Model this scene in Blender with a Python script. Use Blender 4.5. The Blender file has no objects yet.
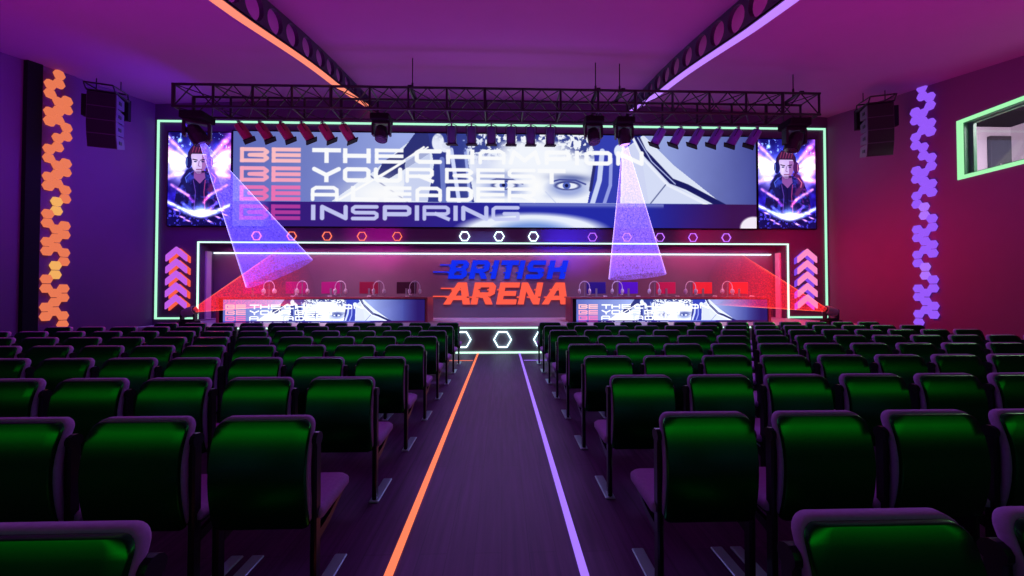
import bpy, math, random
import numpy as np
from mathutils import Vector, Matrix
random.seed(7); np.random.seed(7)
COL = bpy.context.scene.collection
PI = math.pi
# ------------------------------------------------------------------ helpers
def lin(c):
    return tuple((x/12.92 if x <= .04045 else ((x+.055)/1.055)**2.4) for x in c)
def rgb(r, g, b): return lin((r/255, g/255, b/255))
MATS = {}
def mat(name, col, rough=.6, metal=0., noise=0., nscale=30, spec=.5, sheen=0., bump=0.):
    m = bpy.data.materials.new(name); m.use_nodes = True
    nt = m.node_tree; b = nt.nodes['Principled BSDF']
    b.inputs['Base Color'].default_value = (*col, 1); b.inputs['Roughness'].default_value = rough
    b.inputs['Metallic'].default_value = metal; b.inputs['Specular IOR Level'].default_value = spec
    if noise or bump:
        tc = nt.nodes.new('ShaderNodeTexCoord'); n = nt.nodes.new('ShaderNodeTexNoise'); n.inputs['Scale'].default_value = nscale
        n.inputs['Detail'].default_value = 4
        nt.links.new(tc.outputs['Object'], n.inputs['Vector'])
        if noise:
            mx = nt.nodes.new('ShaderNodeMix'); mx.data_type = 'RGBA'
            mx.inputs[6].default_value = (*[c*(1-noise) for c in col], 1); mx.inputs[7].default_value = (*[min(1, c*(1+noise)) for c in col], 1)
            nt.links.new(n.outputs['Fac'], mx.inputs[0]); nt.links.new(mx.outputs[2], b.inputs['Base Color'])
        if bump:
            bp = nt.nodes.new('ShaderNodeBump'); bp.inputs['Strength'].default_value = bump; bp.inputs['Distance'].default_value = .01
            nt.links.new(n.outputs['Fac'], bp.inputs['Height']); nt.links.new(bp.outputs['Normal'], b.inputs['Normal'])
    MATS[name] = m; return m
def glow(name, col, s=1.0, sample=True):
    m = bpy.data.materials.new(name); m.use_nodes = True
    b = m.node_tree.nodes['Principled BSDF']
    b.inputs['Base Color'].default_value = (0, 0, 0, 1); b.inputs['Roughness'].default_value = .5; b.inputs['Specular IOR Level'].default_value = .1
    b.inputs['Emission Color'].default_value = (*col, 1); b.inputs['Emission Strength'].default_value = s
    if not sample: m.cycles.emission_sampling = 'NONE'
    MATS[name] = m; return m
def screenmat(name, s=1.0):
    m = bpy.data.materials.new(name); m.use_nodes = True; nt = m.node_tree
    b = nt.nodes['Principled BSDF']; b.inputs['Base Color'].default_value = (.004, .004, .006, 1)
    b.inputs['Roughness'].default_value = .4; b.inputs['Specular IOR Level'].default_value = .1
    a = nt.nodes.new('ShaderNodeVertexColor'); a.layer_name = 'picture'
    nt.links.new(a.outputs['Color'], b.inputs['Emission Color']); b.inputs['Emission Strength'].default_value = s
    m.cycles.emission_sampling = 'NONE'
    return m
class MB:
    def __init__(s): s.v = []; s.f = []
    def add(s, vs, fs):
        n = len(s.v); s.v += [tuple(v) for v in vs]; s.f += [tuple(i+n for i in f) for f in fs]; return s
    def box(s, x0, x1, y0, y1, z0, z1, M=None):
        vs = [Vector(p) for p in [(x0,y0,z0),(x1,y0,z0),(x1,y1,z0),(x0,y1,z0),(x0,y0,z1),(x1,y0,z1),(x1,y1,z1),(x0,y1,z1)]]
        if M: vs = [M @ v for v in vs]
        return s.add(vs, [(3,2,1,0),(4,5,6,7),(0,1,5,4),(1,2,6,5),(2,3,7,6),(3,0,4,7)])
    def rbox(s, x0, x1, y0, y1, z0, z1, r=.01, M=None):   # box with chamfered edges
        vs = []
        for z, i in ((z0, r), (z0+r, 0), (z1-r, 0), (z1, r)):
            a0, a1, b0, b1 = x0+i, x1-i, y0+i, y1-i
            vs += [(a0+r,b0,z),(a1-r,b0,z),(a1,b0+r,z),(a1,b1-r,z),(a1-r,b1,z),(a0+r,b1,z),(a0,b1-r,z),(a0,b0+r,z)]
        fs = [tuple(range(7,-1,-1)), tuple(range(24,32))]
        for k in range(3):
            for j in range(8):
                a = k*8+j; b = k*8+(j+1) % 8; fs.append((a, b, b+8, a+8))
        vs = [Vector(v) for v in vs]
        if M: vs = [M @ v for v in vs]
        return s.add(vs, fs)
    def tube(s, a, b, r, n=8, r2=None, caps=True):
        a = Vector(a); b = Vector(b); r2 = r if r2 is None else r2
        d = (b-a).normalized(); u = d.orthogonal().normalized(); w = d.cross(u)
        vs = [];
        for p, q in ((a, r), (b, r2)):
            for i in range(n):
                t = 2*PI*i/n; vs.append(p+u*math.cos(t)*q+w*math.sin(t)*q)
        fs = [(i, (i+1) % n, n+(i+1) % n, n+i) for i in range(n)]
        if caps: fs += [tuple(range(n-1, -1, -1)), tuple(range(n, 2*n))]
        return s.add(vs, fs)
    def path(s, pts, r, n=6, closed=False):
        pts = [Vector(p) for p in pts]; k = len(pts); m = k if closed else k-1
        for i in range(m): s.tube(pts[i], pts[(i+1) % k], r, n)
        return s
    def prism(s, poly, fn, t0, t1):     # poly 2D outline, fn(u,v,t)->3D
        n = len(poly)
        vs = [fn(u, v, t0) for u, v in poly]+[fn(u, v, t1) for u, v in poly]
        fs = [tuple(range(n-1, -1, -1)), tuple(range(n, 2*n))]+[(i, (i+1) % n, n+(i+1) % n, n+i) for i in range(n)]
        return s.add(vs, fs)
    def ring(s, outer, inner, fn, t0, t1):
        n = len(outer)
        vs = [fn(u, v, t) for t in (t0, t1) for L in (outer, inner) for u, v in L]
        fs = []
        for i in range(n):
            j = (i+1) % n
            fs += [(i, j, n+j, n+i)[::-1], (2*n+i, 2*n+j, 3*n+j, 3*n+i), (i, j, 2*n+j, 2*n+i), (n+i, n+j, 3*n+j, 3*n+i)[::-1]]
        return s.add(vs, fs)
    def build(s, name, m, parent=None, smooth=False):
        me = bpy.data.meshes.new(name); me.from_pydata(s.v, [], s.f); me.update()
        import bmesh
        bm = bmesh.new(); bm.from_mesh(me); bmesh.ops.recalc_face_normals(bm, faces=bm.faces); bm.to_mesh(me); bm.free()
        if smooth: me.polygons.foreach_set('use_smooth', [True]*len(me.polygons))
        me.materials.append(m)
        o = bpy.data.objects.new(name, me); COL.objects.link(o)
        if parent: o.parent = parent
        return o
def tag(o, label, cat, group=None, kind=None):
    o['label'] = label; o['category'] = cat
    if group: o['group'] = group
    if kind: o['kind'] = kind
    return o
def empty(name, loc, label, cat, group=None, rz=0):
    o = bpy.data.objects.new(name, None); COL.objects.link(o); o.location = loc; o.rotation_euler.z = rz
    o.empty_display_size = .1
    return tag(o, label, cat, group)
def struct(o): o['kind'] = 'structure'; return o
def copy_tree(o, parent=None):
    c = o.copy(); COL.objects.link(c)
    if parent: c.parent = parent
    for ch in list(o.children): copy_tree(ch, c)
    return c
ORD = ['', 'first','second','third','fourth','fifth','sixth','seventh','eighth','ninth','tenth','eleventh','twelfth','thirteenth','fourteenth','fifteenth','sixteenth','seventeenth','eighteenth','nineteenth','twentieth','twenty-first','twenty-second','twenty-third','twenty-fourth']
def hexpts(r, a0=0.): return [(r*math.cos(a0+i*PI/3), r*math.sin(a0+i*PI/3)) for i in range(6)]

CX = -.07          # room centre line
YW = 12.6          # stage wall
YR = 13.2          # back of the stage recess
XL, XR = -11.6, 11.42
ZS = .68           # stage height
YS = 9.55          # stage front
YB = -4.0
def zc(x, y):
    k = 1-((x-CX)/11.6)**2
    return 7.79-.007*x-.2*(YW-y)+k*(.33+.15*math.exp(-((y-9)/2.5)**2))

# ------------------------------------------------------------------ materials
wall_m = mat('painted_wall', (.155,.042,.17), .75, noise=.05, nscale=3)
wallback_m = mat('stage_wall_paint', (.11,.055,.13), .6, noise=.05, nscale=3)
recess_m = mat('recess_panel', (.22,.16,.20), .5, noise=.05, nscale=2)
ceil_m = mat('ceiling_paint', (.34,.09,.34), .8, noise=.04, nscale=2)
black_m = mat('matte_black', (.010,.009,.012), .85, spec=.15)
truss_m = mat('black_steel', (.02,.015,.022), .4, metal=.3)
beam_m = mat('dark_beam', (.05,.03,.08), .6)
stage_m = mat('stage_deck', (.45,.42,.5), .5, noise=.06, nscale=4)
front_m = mat('stage_fascia', (.22,.22,.26), .5, noise=.3, nscale=2.5)
desk_m = mat('desk_red_lacquer', (.35,.05,.10), .35)
shell_m = mat('green_shell', (.010,.26,.030), .27, noise=.12, nscale=5, spec=.4, metal=1.0)
cush_m = mat('purple_upholstery', (.34,.17,.45), .85, noise=.15, nscale=60, bump=.15)
leg_m = mat('black_leg', (.01,.01,.014), .3, metal=.4)
plate_m = mat('steel_foot', (.45,.75,.72), .35, metal=.6)
speaker_m = mat('speaker_black', (.012,.010,.016), .5, noise=.3, nscale=80)
spkside_m = mat('speaker_side', (.10,.07,.13), .5)
white_m = mat('white_plastic', (.9,.9,.92), .3)
grey_m = mat('grey_plastic', (.3,.3,.34), .5)
roomw_m = mat('upper_room_paint', (.75,.68,.75), .7)
door_m = mat('grey_door_wood', (.045,.04,.05), .6, noise=.3, nscale=12)
can_m = mat('par_can_paint', (.30,.22,.30), .45)
chrome_m = mat('clamp_chrome', (.7,.7,.7), .25, metal=.9)

# floor : dark boards with long streaks
fl = bpy.data.materials.new('floor_boards'); fl.use_nodes = True
nt = fl.node_tree; b = nt.nodes['Principled BSDF']
tc = nt.nodes.new('ShaderNodeTexCoord'); mp = nt.nodes.new('ShaderNodeMapping'); mp.inputs['Scale'].default_value = (14, .7, 1)
n1 = nt.nodes.new('ShaderNodeTexNoise'); n1.inputs['Scale'].default_value = 2.2; n1.inputs['Detail'].default_value = 6
br = nt.nodes.new('ShaderNodeTexBrick'); br.inputs['Scale'].default_value = 1.0; br.inputs['Mortar Size'].default_value = .003
br.inputs['Brick Width'].default_value = 2.2; br.inputs['Row Height'].default_value = .16
br.inputs['Color1'].default_value = (.9,.9,.9,1); br.inputs['Color2'].default_value = (1,1,1,1); br.inputs['Mortar'].default_value = (.6,.6,.6,1)
mp2 = nt.nodes.new('ShaderNodeMapping'); mp2.inputs['Rotation'].default_value = (0,0,PI/2)
cr = nt.nodes.new('ShaderNodeValToRGB'); cr.color_ramp.elements[0].position = .3; cr.color_ramp.elements[1].position = .72
cr.color_ramp.elements[0].color = (.06,.016,.08,1); cr.color_ramp.elements[1].color = (.12,.034,.15,1)
mul = nt.nodes.new('ShaderNodeMix'); mul.data_type = 'RGBA'; mul.blend_type = 'MULTIPLY'; mul.inputs[0].default_value = 1
L = nt.links.new
L(tc.outputs['Object'], mp.inputs['Vector']); L(mp.outputs['Vector'], n1.inputs['Vector']); L(n1.outputs['Fac'], cr.inputs['Fac'])
L(tc.outputs['Object'], mp2.inputs['Vector']); L(mp2.outputs['Vector'], br.inputs['Vector'])
L(cr.outputs['Color'], mul.inputs[6]); L(br.outputs['Color'], mul.inputs[7]); L(mul.outputs[2], b.inputs['Base Color'])
b.inputs['Roughness'].default_value = .5; b.inputs['Specular IOR Level'].default_value = .3

neon_w = glow('neon_white', rgb(205,255,232), 1.5)
neon_g = glow('neon_green_white', rgb(175,250,212), 1.1)
neon_hex = glow('neon_hex_white', rgb(215,250,255), 3.0)
neon_or = glow('neon_orange', rgb(255,120,95), 1.3)
neon_vi = glow('neon_violet', rgb(190,110,255), 1.3)
line_or = glow('line_orange', rgb(255,125,85), 1.15)
line_vi = glow('line_violet', rgb(160,115,255), 1.15)
strip_or = glow('strip_orange', rgb(255,138,112), 1.1)
strip_vi = glow('strip_violet', rgb(185,125,255), 1.15)
tile_or = glow('tile_orange', rgb(240,124,86), .93)
tile_ye = glow('tile_yellow', rgb(246,176,96), .97)
tile_vi = glow('tile_violet', rgb(150,88,250), 1.0)
tile_vi2 = glow('tile_violet_pale', rgb(172,112,252), 1.0)
cove_m = glow('cove_light', rgb(215,235,245), 2.6)

# ------------------------------------------------------------------ setting
struct(MB().box(XL-.2, XR+.2, YB-.2, YR+.3, -.2, 0).build('floor', fl))
m = MB(); nx, ny = 24, 20
for j in range(ny+1):
    for i in range(nx+1):
        x = XL-.1+(XR-XL+.2)*i/nx; y = YB-.1+(YR+.3-YB)*j/ny; m.v.append((x, y, zc(x, y)))
for j in range(ny):
    for i in range(nx): a = j*(nx+1)+i; m.f.append((a, a+1, a+nx+2, a+nx+1))
struct(m.build('ceiling', ceil_m, smooth=True))
struct(MB().box(XL-.2, XL, YB, YR, 0, 8.5).build('wall_left', wall_m))
WY0, WY1, WZ0, WZ1 = 4.6, 8.79, 4.46, 5.76
m = MB(); m.box(XR, XR+.2, YB, YR, 0, WZ0); m.box(XR, XR+.2, YB, YR, WZ1, 8.5); m.box(XR, XR+.2, YB, WY0, WZ0, WZ1); m.box(XR, XR+.2, WY1, YR, WZ0, WZ1)
struct(m.build('wall_right', wall_m))
struct(MB().box(XL, XR, YB-.2, YB, 0, 6).build('wall_rear', wall_m))
# stage wall with the recess opening
RX0, RX1, RZ1 = -10.06, 9.86, 3.22
m = MB(); m.box(XL, RX0, YW, YR+.1, 0, 8.6); m.box(RX1, XR, YW, YR+.1, 0, 8.6); m.box(RX0, RX1, YW, YR+.1, RZ1, 8.6)
struct(m.build('wall_stage', wallback_m))
struct(MB().box(RX0, RX1, YR, YR+.1, 0, RZ1+.1).build('wall_recess', recess_m))
# stage block
m = MB(); m.box(-9.35, 9.95, YS+.02, YW-.01, .001, ZS); m.box(RX0+.01, RX1-.01, YW-.01, YR-.005, .001, ZS)
struct(m.build('trim_stage_platform', stage_m))
struct(MB().box(-9.35, 9.95, YS-.02, YS+.018, .06, ZS-.05).build('trim_stage_fascia', front_m))
# pillar and panel on the left wall
struct(MB().box(XL, XL+.10, 9.20, 9.50, 0, 7.35).build('trim_left_pillar', black_m))
struct(MB().box(XL, XL+.045, 9.51, 10.27, 0, 7.5).build('trim_left_panel', wall_m))

# light strips edging the stage front
tag(MB().box(-7.3, 7.0, YS-.05, YS-.02, .635, .67).build('neon_strip', neon_w), 'white neon strip along the top edge of the stage front', 'light strip')
tag(MB().box(-9.3, 9.9, YS-.05, YS-.02, .001, .04).build('neon_strip', neon_w), 'white neon strip along the floor at the foot of the stage front', 'light strip')
def hexlight(cx, cz, y, R, t, m_, label, group, name='hexagon_light'):
    e = MB().ring([(u*R, v*R) for u, v in hexpts(1)], [(u*(R-t), v*(R-t)) for u, v in hexpts(1)], lambda u, v, w: (u, w, v), -.02, .02).build(name, m_)
    e.location = (cx, y, cz); return tag(e, label, 'hexagon light', group)
for i, x in enumerate((-1.02, .015, 1.04)):
    hexlight(x, .352, YS-.041, .235, .026, neon_hex, ['large white neon hexagon at left on the stage front','large white neon hexagon in the middle of the stage front','large white neon hexagon at right on the stage front'][i], 'large hexagons on the stage front')
xs = [-8.21,-7.05,-5.88,-4.72,-3.54]
for i, x in enumerate(xs):
    hexlight(x, 3.465, YW-.03, .165, .022, neon_or, 'small orange neon hexagon, %s from the left under the big screen' % ORD[i+1], 'orange hexagons under the screen')
for i, x in enumerate((-1.27,-.1,1.07)):
    hexlight(x, 3.48, YW-.03, .185, .032, neon_hex, ['left','middle','right'][i]+' one of three small white neon hexagons above the sign', 'white hexagons under the screen')
for i, x in enumerate((3.10,4.29,5.44,6.59,7.76)):
    hexlight(x, 3.47, YW-.03, .165, .022, neon_vi, 'small violet neon hexagon, %s from the right under the big screen' % ORD[5-i], 'violet hexagons under the screen')

e = empty('neon_outline', (0, YW, .7), 'pale green neon line tracing the stage wall and stepping around the low recess', 'neon outline')
def nbars(name, bars, m_):
    m = MB()
    for (x0, x1, z0, z1) in bars: m.box(x0, x1, YW-.035, YW-.004, z0, z1)
    o = m.build(name, m_, e); o.matrix_parent_inverse = Matrix.Translation(-e.location)
T = .06; T2 = .045
nbars('outer_tube', [(-11.5,-11.5+T,ZS+.005,7.33),(-11.5+T,11.33-T,7.33-T,7.33),(11.33-T,11.33,ZS+.005,7.33),(-11.5+T,-10.14,ZS+.005,ZS+.005+T),(9.96,11.33-T,ZS+.005,ZS+.005+T)], neon_g)
nbars('inner_tube', [(-10.14,-10.14+T2,ZS+.005,3.27),(-10.14+T2,9.96-T2,3.27-T2,3.27),(9.96-T2,9.96,ZS+.005,3.27)], neon_w)
tag(MB().box(RX0+.02, RX1-.1, YR-.06, YR-.001, 2.93, 2.965).build('light_strip', cove_m), 'cold white light strip along the top of the recess wall', 'light strip')
struct(MB().box(RX0, RX1, YR-.16, YR-.07, 2.99, RZ1).build('trim_cove', wallback_m))
struct(MB().box(RX0+.001, RX0+.05, YW+.2, YW+.42, ZS, 2.98).build('trim_recess_left', roomw_m))
struct(MB().box(RX1-.05, RX1-.001, YW+.2, YW+.42, ZS, 2.98).build('trim_recess_right', roomw_m))

# ------------------------------------------------------------------ aisle lines
def flat(x0, x1, y0, y1, m_, label):
    return tag(MB().box(x0, x1, y0, y1, .001, .008).build('floor_light_line', m_), label, 'light line')
flat(-.635, -.588, -2, 9.49, line_or, 'orange glowing line along the left edge of the aisle')
flat(.425, .470, -2, 9.49, line_vi, 'violet glowing line along the right edge of the aisle')
flat(-8.8, -.66, 8.47, 8.50, line_or, 'thin orange floor line running left in front of the first row')
flat(.50, 8.6, 8.47, 8.50, line_vi, 'thin violet floor line running right in front of the first row')

# ------------------------------------------------------------------ numpy painter
def fbm(h, w, cell, seed, octv=4):
    rs = np.random.RandomState(seed); out = np.zeros((h, w)); amp = 1; tot = 0
    for o in range(octv):
        c = max(1.5, cell/2**o); gh, gw = int(h/c)+3, int(w/c)+3; g = rs.rand(gh, gw)
        yy = np.arange(h)/c; xx = np.arange(w)/c; y0 = yy.astype(int); x0 = xx.astype(int)
        fy = (yy-y0)[:, None]; fx = (xx-x0)[None, :]; fy = fy*fy*(3-2*fy); fx = fx*fx*(3-2*fx)
        a = g[np.ix_(y0, x0)]; b_ = g[np.ix_(y0, x0+1)]; c_ = g[np.ix_(y0+1, x0)]; d = g[np.ix_(y0+1, x0+1)]
        out += amp*((a*(1-fx)+b_*fx)*(1-fy)+(c_*(1-fx)+d*fx)*fy); tot += amp; amp *= .5
    return out/tot
class Paint:
    def __init__(s, x0, x1, y0, y1, step):
        s.step = step; s.X, s.Y = np.meshgrid(np.arange(x0, x1, step)+step/2, np.arange(y0, y1, step)+step/2)
        s.img = np.zeros(s.X.shape+(3,)); s.ext = (x0, x1, y0, y1)
    def put(s, mask, c, a=1.0):
        m_ = (np.clip(mask, 0, 1)*a)[..., None]; s.img = s.img*(1-m_)+np.array(c)/255.*m_
    def addc(s, mask, c, a=1.0):
        s.img = s.img+(np.clip(mask, 0, 5)*a)[..., None]*np.array(c)/255.
    def ell(s, cx, cy, rx, ry, soft=.15, rot=0):
        dx = s.X-cx; dy = s.Y-cy; c_, s_ = math.cos(rot), math.sin(rot)
        d = np.sqrt(((dx*c_+dy*s_)/rx)**2+((-dx*s_+dy*c_)/ry)**2)
        return np.clip((1+soft/2-d)/soft, 0, 1)
    def gau(s, cx, cy, rx, ry, rot=0):
        dx = s.X-cx; dy = s.Y-cy; c_, s_ = math.cos(rot), math.sin(rot)
        return np.exp(-(((dx*c_+dy*s_)/rx)**2+((-dx*s_+dy*c_)/ry)**2))
    def seg(s, pts, t, soft=.8, flat=False):
        m_ = np.zeros(s.X.shape)
        for (ax, ay), (bx, by) in zip(pts[:-1], pts[1:]):
            dx, dy = bx-ax, by-ay; L_ = math.hypot(dx, dy)+1e-6; ux, uy = dx/L_, dy/L_
            al = (s.X-ax)*ux+(s.Y-ay)*uy; pe = np.abs(-(s.X-ax)*uy+(s.Y-ay)*ux)
            if flat: m_ = np.maximum(m_, np.clip((t/2-pe)/soft+.5, 0, 1)*np.clip((al+.0)/soft+.5, 0, 1)*np.clip((L_-al)/soft+.5, 0, 1))
            else:
                d = np.hypot(np.clip(al, 0, L_)-al, pe); m_ = np.maximum(m_, np.clip((t/2-d)/soft+.5, 0, 1))
        return m_
    def poly(s, pts, soft=0):
        inside = np.zeros(s.X.shape, bool); n = len(pts); j = n-1
        for i in range(n):
            xi, yi = pts[i]; xj, yj = pts[j]
            if yi != yj:
                c_ = ((yi > s.Y) != (yj > s.Y)) & (s.X < (xj-xi)*(s.Y-yi)/(yj-yi)+xi); inside ^= c_
            j = i
        return inside.astype(float)
# wide display lettering: strokes in a unit box, (x,y) with y down
LET = {
 'B': [[(0,0),(.86,0),(1,.22),(.86,.46),(.3,.5),(.86,.54),(1,.78),(.86,1),(0,1)],[(0,0),(0,1)]],
 'E': [[(1,0),(0,0),(0,1),(1,1)],[(0,.5),(1,.5)]],
 'T': [[(0,0),(1,0)],[(.5,0),(.5,1)]],
 'H': [[(0,0),(0,1)],[(1,0),(1,1)],[(0,.5),(1,.5)]],
 'C': [[(1,0),(.12,0),(0,.15),(0,.85),(.12,1),(1,1)]],
 'A': [[(0,1),(0,.18),(.14,0),(.86,0),(1,.18),(1,1)],[(0,.6),(1,.6)]],
 'M': [[(0,1),(.12,0),(.5,.8),(.88,0),(1,1)]],
 'P': [[(0,1),(0,0),(.9,0),(1,.15),(1,.5),(.9,.62),(0,.62)]],
 'I': [[(0,0),(0,1)]],
 'O': [[(.1,0),(.9,0),(1,.15),(1,.85),(.9,1),(.1,1),(0,.85),(0,.15),(.1,0)]],
 'N': [[(0,1),(0,0),(1,1),(1,0)]],
 'Y': [[(0,0),(.5,.55),(1,0)],[(.5,.55),(.5,1)]],
 'U': [[(0,0),(0,.85),(.1,1),(.9,1),(1,.85),(1,0)]],
 'R': [[(0,1),(0,0),(.9,0),(1,.14),(1,.45),(.9,.58),(0,.58)],[(.5,.58),(1,1)]],
 'S': [[(1,0),(.1,0),(0,.15),(0,.38),(.1,.5),(.9,.5),(1,.62),(1,.85),(.9,1),(0,1)]],
 'L': [[(0,0),(0,1),(1,1)]],
 'D': [[(0,0),(.85,0),(1,.2),(1,.8),(.85,1),(0,1),(0,0)]],
 'G': [[(1,0),(.1,0),(0,.15),(0,.85),(.1,1),(1,1),(1,.52),(.45,.52)]],
}
def letter(P, ch, x0, x1, y0, y1, t, c, a=1):
    h = t/2
    for st in LET[ch]:
        pts = [(x0+h+u*(x1-x0-t) if x1-x0 > t*1.3 else (x0+x1)/2, y0+h+v*(y1-y0-t)) for u, v in st]
        if len(pts) == 2 or ch in 'ETHIL':
            pts2 = pts
            for p, q in zip(pts2[:-1], pts2[1:]):
                dx, dy = q[0]-p[0], q[1]-p[1]; L_ = math.hypot(dx, dy)
                if L_ < 1e-6: continue
                ex, ey = dx/L_*h, dy/L_*h
                P.put(P.seg([(p[0]-ex, p[1]-ey), (q[0]+ex, q[1]+ey)], t, flat=True), c, a)
        else: P.put(P.seg(pts, t), c, a)
def picture(x1=755, y0=134, y1=228, step=.5):
    """big-screen picture, in its own layout units"""
    P = Paint(235, x1, y0, y1, step); X, Y = P.X, P.Y; h, w = X.shape
    gx = np.clip((X-235)/520, 0, 1.2)
    left = np.array([88,100,178]); mid = np.array([150,165,225]); right = np.array([66,72,150])
    k = np.clip((X-235)/160, 0, 1)[..., None]; k2 = np.clip((X-660)/100, 0, 1)[..., None]
    P.img = ((left*(1-k)+mid*k)*(1-k2)+right*k2)/255.*(0.94+.12*fbm(h, w, 40/step, 3))[..., None]
    P.put(np.clip((Y-150)/60, 0, 1)*np.clip((360-X)/120, 0, 1), (110,120,205), .6)
    P.put(np.clip((X-755)/45, 0, 1), (38,22,95))
    # jacket, left sweep
    P.put(P.poly([(330,203),(372,172),(396,150),(418,133),(640,133),(672,165),(720,203)]), (222,230,250))
    P.put(P.poly([(374,176),(380,163),(400,150),(412,133),(436,133),(432,150),(405,168),(386,180)]), (34,40,110), .95)
    P.put(P.seg([(338,201),(392,168),(420,148)], 2.2), (255,255,255))
    P.put(P.seg([(378,178),(402,162),(424,148)], 1.6), (255,255,255)); P.put(P.seg([(366,176),(404,203)], 1.4), (60,70,140))
    P.put(P.gau(380,195,35,14), (255,255,255), .9); P.put(P.poly([(402,160),(426,150),(426,202),(400,202)]), (196,206,240), .8)
    # headset on the left side of the face
    P.put(P.poly([(424,133),(470,133),(462,150),(470,203),(424,203),(430,165)]), (48,58,140))
    for (a, b_, t, c) in (((447,150),(455,203),4,(210,220,255)),((438,160),(440,203),5,(110,125,200)),((460,140),(466,203),3,(150,165,230))):
        P.put(P.seg([a, b_], t), c)
    P.put(P.ell(434,143,6,9), (235,240,255)); P.put(P.ell(441,148,5,5), (235,240,255))
    # face
    P.put(P.poly([(466,133),(596,133),(594,160),(588,203),(470,203),(466,170)]), (243,247,255)); P.put(P.gau(478,165,14,40)+P.gau(592,165,8,40), (190,200,240), .5)
    n1_ = fbm(h, w, 3.2/step, 11, 3)
    for cx, cy, rx, ry in ((474,142,18,10),(588,142,20,10),(500,136,40,4),(560,136,30,4)):
        P.put(np.clip(P.gau(cx, cy, rx, ry)*3, 0, 1)*np.clip((n1_-.44)*9, 0, 1), (50,62,140), .95)
    P.put(P.gau(567,178,20,4,.05), (60,75,150), .85); P.put(P.gau(490,176,22,4,-.1), (120,135,200), .7)
    for ex in (500, 563):
        P.put(P.ell(ex, 188, 19, 9, .7), (150,165,220), .9); P.put(P.ell(ex, 185.5, 13, 4.6, .3), (45,55,130)); P.put(P.ell(ex, 185.8, 10.5, 3.2, .3), (235,240,255))
        P.put(P.ell(ex-1, 185.5, 4, 3.6, .2), (80,100,190)); P.put(P.ell(ex-1, 185.5, 1.8, 1.8, .2), (15,20,70))
        P.put(P.seg([(ex-17,182),(ex-8,179.5),(ex+8,180),(ex+18,184)], 1.6), (60,70,150))
    P.put(P.gau(532,186,6,10), (255,255,255), .9); P.put(P.seg([(541,192),(552,204)], 1), (190,200,235), .7)
    P.put(P.gau(545,196,6,3), (200,210,240), .6); P.put(P.gau(518,196,6,3), (200,210,240), .6)
    # headset on the right
    P.put(P.poly([(590,133),(640,133),(618,150),(616,203),(583,203),(590,170)]), (50,62,175))
    P.put(P.seg([(598,150),(595,180),(588,203)], 5), (205,215,250)); P.put(P.seg([(607,158),(606,185),(600,203)], 3.5), (150,160,230))
    P.put(P.seg([(590,165),(586,190)], 3), (40,45,110)); P.put(P.ell(616,150,6,7), (225,235,255)); P.put(P.ell(621,193,4,4), (220,220,255))
    P.put(P.poly([(620,150),(634,140),(664,172),(664,203),(618,203)]), (205,212,245), .8)
    P.put(P.poly([(636,146),(664,178),(700,203),(645,203),(640,170)]), (214,222,248))
    P.put(P.seg([(632,133),(640,150),(668,180),(684,186),(722,206)], 6), (22,26,95))
    P.put(P.seg([(629,136),(640,158),(664,184),(712,208)], 2.6), (235,240,255)); P.put(P.seg([(634,136),(648,160),(672,183)], 1), (190,200,250))
    P.put(P.seg([(662,184),(646,204)], 1.2), (90,100,150))
    # lower dark band
    bl = np.array([52,28,122]); bc = np.array([32,42,165]); brr = np.array([58,16,80])
    k = np.clip((X-380)/150, 0, 1)[..., None]; k2 = np.clip((X-640)/90, 0, 1)[..., None]
    bandc = (bl*(1-k)+bc*k)*(1-k2)+brr*k2
    mk = ((Y > 203.5))[..., None]; P.img = np.where(mk, bandc/255., P.img)
    P.put((Y > 203.5)*(X < 272)*np.clip((272-X)/10, 0, 1), (90,95,215), .7)
    P.put(np.exp(-((Y-205)/2.2)**2)*(Y > 203)*(X > 515)*(X < 660), (140,150,215), .7)
    P.put(((Y > 203.5))*P.ell(528,232,72,18,.25), (235,242,255)); P.put((Y > 203.5)*P.ell(528,236,40,14,.5), (90,130,215), .8)
    P.put((Y > 203.5)*P.ell(752,228,14,12,.15)*(X < 755), (245,235,250))
    # lettering
    W = (252,253,255)
    bec = [(255,190,195),(252,165,190),(238,115,180),(180,60,160)]
    rows = [(149.9,164.8),(168.7,184),(187.6,202.9),(206.5,221.8)]
    for (a, b_), c in zip(rows, bec):
        for ch, x in (('B',241.5),('E',272)):
            letter(P, ch, x, x+28, a, b_, 3.8, c, .97)
    def word(lst, r, c=W, a=1):
        for ch, xa, xb in lst: letter(P, ch, xa, xb, rows[r][0], rows[r][1], 4.2 if ch not in 'EBRSAG' else 3.6, c, a)
    word([('T',311,339),('H',341,368),('E',372,400),('C',411,438),('H',442,470),('A',474,501),('M',504,536),('P',540,566),('I',570,575),('O',580,608),('N',612,640)], 0)
    word([('Y',311,339),('O',341,368),('U',371,399),('R',402,430),('B',441,469),('E',472,500),('S',503,531),('T',533,561)], 1)
    word([('A',310,337),('L',349,376),('E',381,408),('A',412,438),('D',442,469),('E',472,500),('R',503,531)], 2)
    word([('I',310,315),('N',319,346),('S',349,376),('P',380,408),('I',411,416),('R',419,446),('I',449,454),('N',457,484),('G',487,515)], 3, (200,205,248), .95)
    return P
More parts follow.
